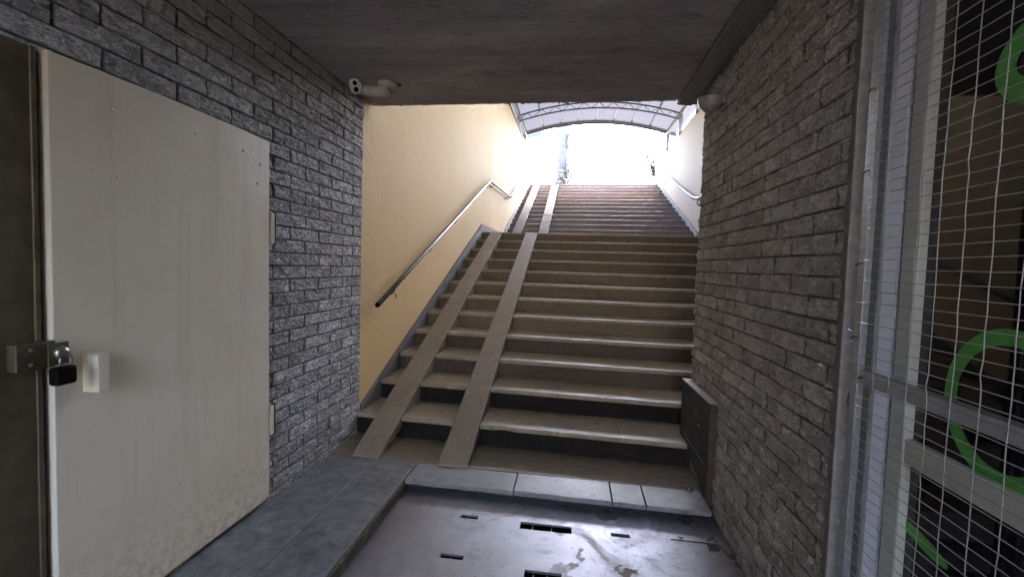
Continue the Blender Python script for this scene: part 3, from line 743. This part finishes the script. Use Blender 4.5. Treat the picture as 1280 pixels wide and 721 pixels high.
# ------------------------------------------------------------------ mesh gate
gt = empty('security_gate', 'galvanised steel security gate covered with fine welded wire mesh in the right foreground', 'gate')
XG = 2.36
ga, gb, gz0, gz1 = .22, 1.262, .02, 2.42
bm = bmesh.new(); box(bm, (XG, gb-.027, gz0), (XG+.004, gb, gz1)); box(bm, (XG+.0042, gb-.005, gz0), (XG+.03, gb-.001, gz1)); obj('stile', bm, 'galv', gt, bevel=.001)
newbox('stile_web', (XG+.0305, gb-.028, gz0), (XG+.034, gb-.002, gz1), 'panel_edge', gt)
newbox('stile', (XG, ga, gz0), (XG+.03, ga+.03, gz1), 'galv', gt, bevel=.002)
newbox('rail', (XG, ga+.031, 1.078), (XG+.03, gb-.0275, 1.111), 'galv', gt, bevel=.002)
newbox('rail', (XG, ga+.031, gz1-.03), (XG+.03, gb-.0275, gz1), 'galv', gt, bevel=.002)
newbox('rail', (XG, ga+.031, gz0), (XG+.03, gb-.0275, gz0+.03), 'galv', gt, bevel=.002)
bm = bmesh.new(); tube(bm, [(XG+.01, gb-.006, 1.045), (XG+.012, gb+.012, 1.04), (XG+.014, gb+.020, 1.02), (XG+.016, gb+.016, .995)], .006, 8); obj('hook', bm, 'rust', gt)
bm = bmesh.new()
for (z, y) in ((1.605, gb-.012), (1.805, gb-.012), (1.375, gb-.012), (1.19, gb-.014), (1.095, 1.21)):
    bm = bmesh.new(); tube(bm, [(XG+.002, y-.008, z+.004), (XG-.009, y-.004, z), (XG-.009, y+.005, z-.003), (XG+.002, y+.009, z+.003)], .0018, 6); obj('tie_wire', bm, 'rust', gt)
bm = bmesh.new(); rw_ = .00105; xm = XG-.004
nr = int((gz1-gz0)/.0258)
zofs = 1.2045-.0258*round((1.2045-gz0)/.0258)
for i in range(nr+1):
    z = zofs + i*.0258
    if z > gz1: break
    pts = []; y = ga+.01
    end = gb + random.choice((-.028, -.024, -.02, -.005, .004, .012, .012))
    sag = random.uniform(-.001, .001)
    while y < end:
        pts.append((xm + random.uniform(-.0004, .0004), y, z + random.uniform(-.0006, .0006) + sag*math.sin(y*7))); y += .054
    pts.append((xm + random.uniform(-.006, .001), end, z + random.uniform(-.003, .003)))
    tube(bm, pts, rw_, 6)
ycol = [1.224, 1.170, 1.117, 1.064, 1.006, .947, .888]
while ycol[-1] > ga+.05: ycol.append(ycol[-1]-.056)
for y in ycol:
    pts = []; z = zofs; dy = 0
    while z < gz1:
        dy = dy*.75 + random.gauss(0, .0009)
        pts.append((xm+.0023, y+dy+(.004 if random.random() < .02 else 0), z)); z += .0258
    tube(bm, pts, rw_*.95, 6)
obj('wire_mesh', bm, 'wire', gt, smooth=True)

# ------------------------------------------------------------------ canopy
cn = empty('canopy', 'arched corrugated metal canopy on steel posts over the upper stairs', 'canopy')
def zr(x): return 5.87 - .0715*(x-2.15)**2
N = 26; ny = 720; xsn = np.linspace(-.25, 4.60, N); ysr = np.linspace(2.5, 14.45, ny)  # near end lengthened out of view to block sun
vs = []; fs = []
for i, y in enumerate(ysr):
    w = .030*math.sin(2*math.pi*y/.22)
    for x in xsn: vs.append((x, y, zr(x)+.05+w))
for i in range(ny-1):
    for k in range(N-1):
        a = i*N+k; fs.append((a, a+1, a+N+1, a+N))
rawmesh('roof_sheet', vs, fs, 'sheet', cn, True)
for x in np.linspace(.0, 4.3, 9):
    bm = bmesh.new(); z = zr(x)+.012; box(bm, (x-.02, 3.65, z-.02), (x+.02, 14.4, z+.02)); obj('purlin', bm, 'canopy_steel', cn)
for y in (14.30, 12.66, 10.92, 9.18, 7.44, 5.70, 3.96):
    bm = bmesh.new()
    for off in ((-.045, -.20) if y < 14 else (-.04, -.045)):
        xa = np.linspace(.0, 4.3, 22); tube(bm, [(x, y, zr(x)+off) for x in xa], .022, 8)
    xa = np.linspace(.0, 4.3, 23)
    for i in range(22):
        if y < 14: tube(bm, [(xa[i], y, zr(xa[i])+(-.045 if i%2 else -.20)), (xa[i+1], y, zr(xa[i+1])+(-.20 if i%2 else -.045))], .008, 5)
    obj('arch_truss', bm, 'canopy_steel', cn)
    for x, zb in ((.0, 5.16), (4.3, 4.94)):
        newbox('post', (x-.045 if x else -.07, y-.04, zb), (x+.045 if x else .02, y+.04, zr(x)-.05), 'canopy_steel', cn)
bm = bmesh.new(); xa = np.linspace(-.25, 4.60, 30)
for a, b in zip(xa[:-1], xa[1:]):
    v = [bm.verts.new(p) for p in ((a, 14.452, zr(a)-.07), (b, 14.452, zr(b)-.07), (b, 14.452, zr(b)+.08), (a, 14.452, zr(a)+.08))]
    v2 = [bm.verts.new((q.co.x, 14.50, q.co.z)) for q in v]
    for f in ((0,1,2,3), (3,2,2,3)): 
        if f[1] != f[2]: bm.faces.new([v[i] for i in f])
    bm.faces.new(v2[::-1]); bm.faces.new((v[0], v2[0], v2[1], v[1])); bm.faces.new((v[3], v[2], v2[2], v2[3]))
obj('fascia', bm, 'canopy_steel', cn)
for x in (-.015, 4.3): newbox('eave_beam', (x-.04, 3.65, 5.40), (x+.04, 14.36, 5.47), 'canopy_steel', cn)

# ------------------------------------------------------------------ street level
bm = bmesh.new()
for a, b in (((-120, 16.62), (120, 300)), ((-120, -60), (-.26, 16.62)), ((4.56, -60), (120, 16.62)), ((-.26, -60), (4.56, -11.1))):
    v = [bm.verts.new(p) for p in ((a[0], a[1], ZT-.003), (b[0], a[1], ZT-.003), (b[0], b[1], ZT-.003), (a[0], b[1], ZT-.003))]; bm.faces.new(v)
struct(obj('ground', bm, 'ground'))
newbox_ = newbox('roof_slab_top', (-.4, YR, 4.001), (4.56, 3.485, ZT-.003), 'ground'); struct(newbox_)
newbox_ = newbox('earth_bank', (-2, -11, -.3), (-.41, 16.6, 4.1), 'dirtgap'); struct(newbox_)
newbox_ = newbox('earth_bank', (4.61, -11, -.3), (6.5, 16.6, 4.1), 'dirtgap'); struct(newbox_)

po = empty('utility_pole', 'pale concrete utility pole with coiled cable beyond the top of the stairs', 'pole')
PX, PY = .985, 20.0
bm = bmesh.new(); tube(bm, [(PX, PY, ZT-.1), (PX+.01, PY, 8), (PX+.02, PY, 13)], [.28, .25, .2], 16); obj('shaft', bm, 'pole', po, smooth=True)
bm = bmesh.new()
for k in range(5):
    rr = .27+.02*k; pts = [(PX+.30+rr*.45*math.cos(a), PY-.2-.015*k, 6.72+rr*math.sin(a)+random.uniform(-.01,.01)) for a in np.linspace(0, 2*math.pi, 20)]; tube(bm, pts, .013, 6)
obj('cable_coil', bm, 'cable', po)
bm = bmesh.new()
for z in (5.9, 5.45, 6.95):
    bm = bmesh.new(); lathe(bm, (PX, PY, z), [(.19, 0), (.19, .04)], 'z', 16); obj('band', bm, 'steel', po)
bm = bmesh.new(); box(bm, (PX+.17, PY-.25, 5.35), (PX+.32, PY-.05, 5.8)); obj('junction_box', bm, 'canopy_steel', po, bevel=.01)
bm = bmesh.new(); tube(bm, [(PX+.16, PY-.15, 5.3), (PX+.2, PY-.17, 6.1), (PX+.14, PY-.16, 7)], .012, 5); obj('cable', bm, 'cable', po)

def bush(name, label, c, rx, h, n, dens, seed, petals=.15):
    rnd = random.Random(seed); b = empty(name, label, 'bush')
    tips = []; bm = bmesh.new()
    for k in range(n):
        a = rnd.uniform(0, 6.28); p = Vector(c)+Vector((rnd.uniform(-.1,.1), rnd.uniform(-.1,.1), 0)); pts = [p.copy()]
        d = Vector((math.cos(a)*rnd.uniform(.2, 1)*rx, math.sin(a)*.5*rx, h*rnd.uniform(.5, 1.05)))
        for i in range(6):
            p = p + d/6 + Vector([rnd.uniform(-.05, .05) for _ in range(3)]); pts.append(p.copy())
            if i > 1: tips.append(p.copy())
        tube(bm, pts, [.012-.0015*i for i in range(7)], 5)
    obj('stems', bm, 'twig', b)
    for nm, mt, frac in (('leaves', 'leaf', 1.0), ('blossoms', 'petal', petals)):
        bm = bmesh.new()
        for tp in tips:
            for _ in range(int(dens*frac)+ (1 if rnd.random() < dens*frac % 1 else 0)):
                q = tp + Vector([rnd.gauss(0, .10) for _ in range(3)]); s = rnd.uniform(.035, .075)
                u = Vector([rnd.uniform(-1,1) for _ in range(3)]).normalized(); w = u.orthogonal().normalized()
                v = [bm.verts.new(q+u*s), bm.verts.new(q+w*s*.55), bm.verts.new(q-u*s), bm.verts.new(q-w*s*.55)]; bm.faces.new(v)
        obj(nm, bm, mt, b)
bush('bush', 'thin leafy shrub at the foot of the utility pole', (1.35, 19.4, ZT), .75, 1.5, 22, 9, 3)
bush('bush', 'flowering shrub leaning over the right wall at the top of the stairs', (4.50, 16.8, ZT), .8, 1.45, 30, 10, 5, .3)
def weed(x, y, h, lab):
    bm = bmesh.new()
    for k in range(7):
        a = random.uniform(0, 6.28); t_ = random.uniform(.05, .16)
        tube(bm, [(x, y, ZT-.01), (x+math.cos(a)*t_*.4, y+math.sin(a)*t_*.4, ZT+h*.6), (x+math.cos(a)*t_, y+math.sin(a)*t_, ZT+h*random.uniform(.7, 1))], [.006, .004, .001], 4)
    tag(obj('weed', bm, 'leaf'), lab, 'weed')
weed(3.45, 16.9, .30, 'small grass tuft at the centre right edge of the top step')
weed(4.02, 16.75, .26, 'small grass tuft at the top step near the right wall')

sg = empty('signboard', 'blue signboard on a thin post beyond the left side of the canopy', 'sign')
bm = bmesh.new(); pts = [(-3.6, 9.75), (-2.6, 9.78), (-1.6, 9.72), (-1.0, 9.86), (-.80, 9.80), (-.80, 12.2), (-3.6, 12.2)]
A = [bm.verts.new((x, 30, z)) for x, z in pts]; B = [bm.verts.new((x, 30.12, z)) for x, z in pts]
bm.faces.new(A); bm.faces.new(B[::-1])
for i in range(7): bm.faces.new((A[i], A[(i+1)%7], B[(i+1)%7], B[i]))
obj('board', bm, 'blue', sg)
bm = bmesh.new(); cyl(bm, (-1.45, 30.2, ZT), (-1.45, 30.2, 12), .07, 10); obj('post', bm, 'canopy_steel', sg)
bm = bmesh.new(); cyl(bm, (-3.2, 30.2, ZT), (-3.2, 30.2, 12), .07, 10); obj('post', bm, 'canopy_steel', sg)

# ------------------------------------------------------------------ light
SUN_EL, SUN_ROT = R(62), R(28)
w = bpy.data.worlds.new('World'); scene.world = w; w.use_nodes = True
nt = w.node_tree; nt.nodes.clear()
sky = nt.nodes.new('ShaderNodeTexSky'); sky.sky_type = 'NISHITA'; sky.sun_disc = False
sky.sun_elevation = SUN_EL; sky.sun_rotation = SUN_ROT; sky.air_density = 1.0; sky.dust_density = 4.0; sky.ozone_density = 1.0
bg = nt.nodes.new('ShaderNodeBackground'); bg.inputs[1].default_value = 8.0
o = nt.nodes.new('ShaderNodeOutputWorld'); wb = nt.nodes.new('ShaderNodeMix'); wb.data_type = 'RGBA'; wb.blend_type = 'MULTIPLY'; wb.inputs[0].default_value = 1
wb.inputs[7].default_value = (1, .925, .865, 1); nt.links.new(sky.outputs[0], wb.inputs[6]); nt.links.new(wb.outputs[2], bg.inputs[0]); nt.links.new(bg.outputs[0], o.inputs[0])
sl = bpy.data.lights.new('Sun', 'SUN'); sl.energy = 5.0; sl.angle = R(3); sl.color = (1, .95, .88)
so = bpy.data.objects.new('Sun', sl); link(so)
sd = Vector((math.sin(SUN_ROT)*math.cos(SUN_EL), math.cos(SUN_ROT)*math.cos(SUN_EL), math.sin(SUN_EL)))
so.rotation_euler = (-sd).to_track_quat('-Z', 'Y').to_euler(); so.location = (0, 0, 30)

# ------------------------------------------------------------------ camera
cd = bpy.data.cameras.new('Camera'); co = bpy.data.objects.new('Camera', cd); link(co); scene.camera = co
yaw, pitch, roll = .134, -.051, .0311
fwd = Vector((-math.sin(yaw)*math.cos(pitch), math.cos(yaw)*math.cos(pitch), math.sin(pitch)))
rt = Vector((math.cos(yaw), math.sin(yaw), 0)); up = rt.cross(fwd)
r2 = rt*math.cos(roll)+up*math.sin(roll); u2 = -rt*math.sin(roll)+up*math.cos(roll)
mw = Matrix((r2, u2, -fwd)).transposed().to_4x4(); mw.translation = (1.643, 0, 1.345)
co.matrix_world = mw
cd.sensor_width = 36; cd.lens = 565.19/1280*36; cd.clip_start = .02; cd.clip_end = 1000

scene.view_settings.view_transform = 'Standard'; scene.view_settings.look = 'None'; scene.view_settings.exposure = 0
scene.render.engine = 'CYCLES'
cy = scene.cycles
cy.max_bounces = 14; cy.diffuse_bounces = 10; cy.glossy_bounces = 5; cy.transmission_bounces = 4
cy.use_denoising = True; cy.sample_clamp_indirect = 3.0; cy.caustics_reflective = False; cy.caustics_refractive = False
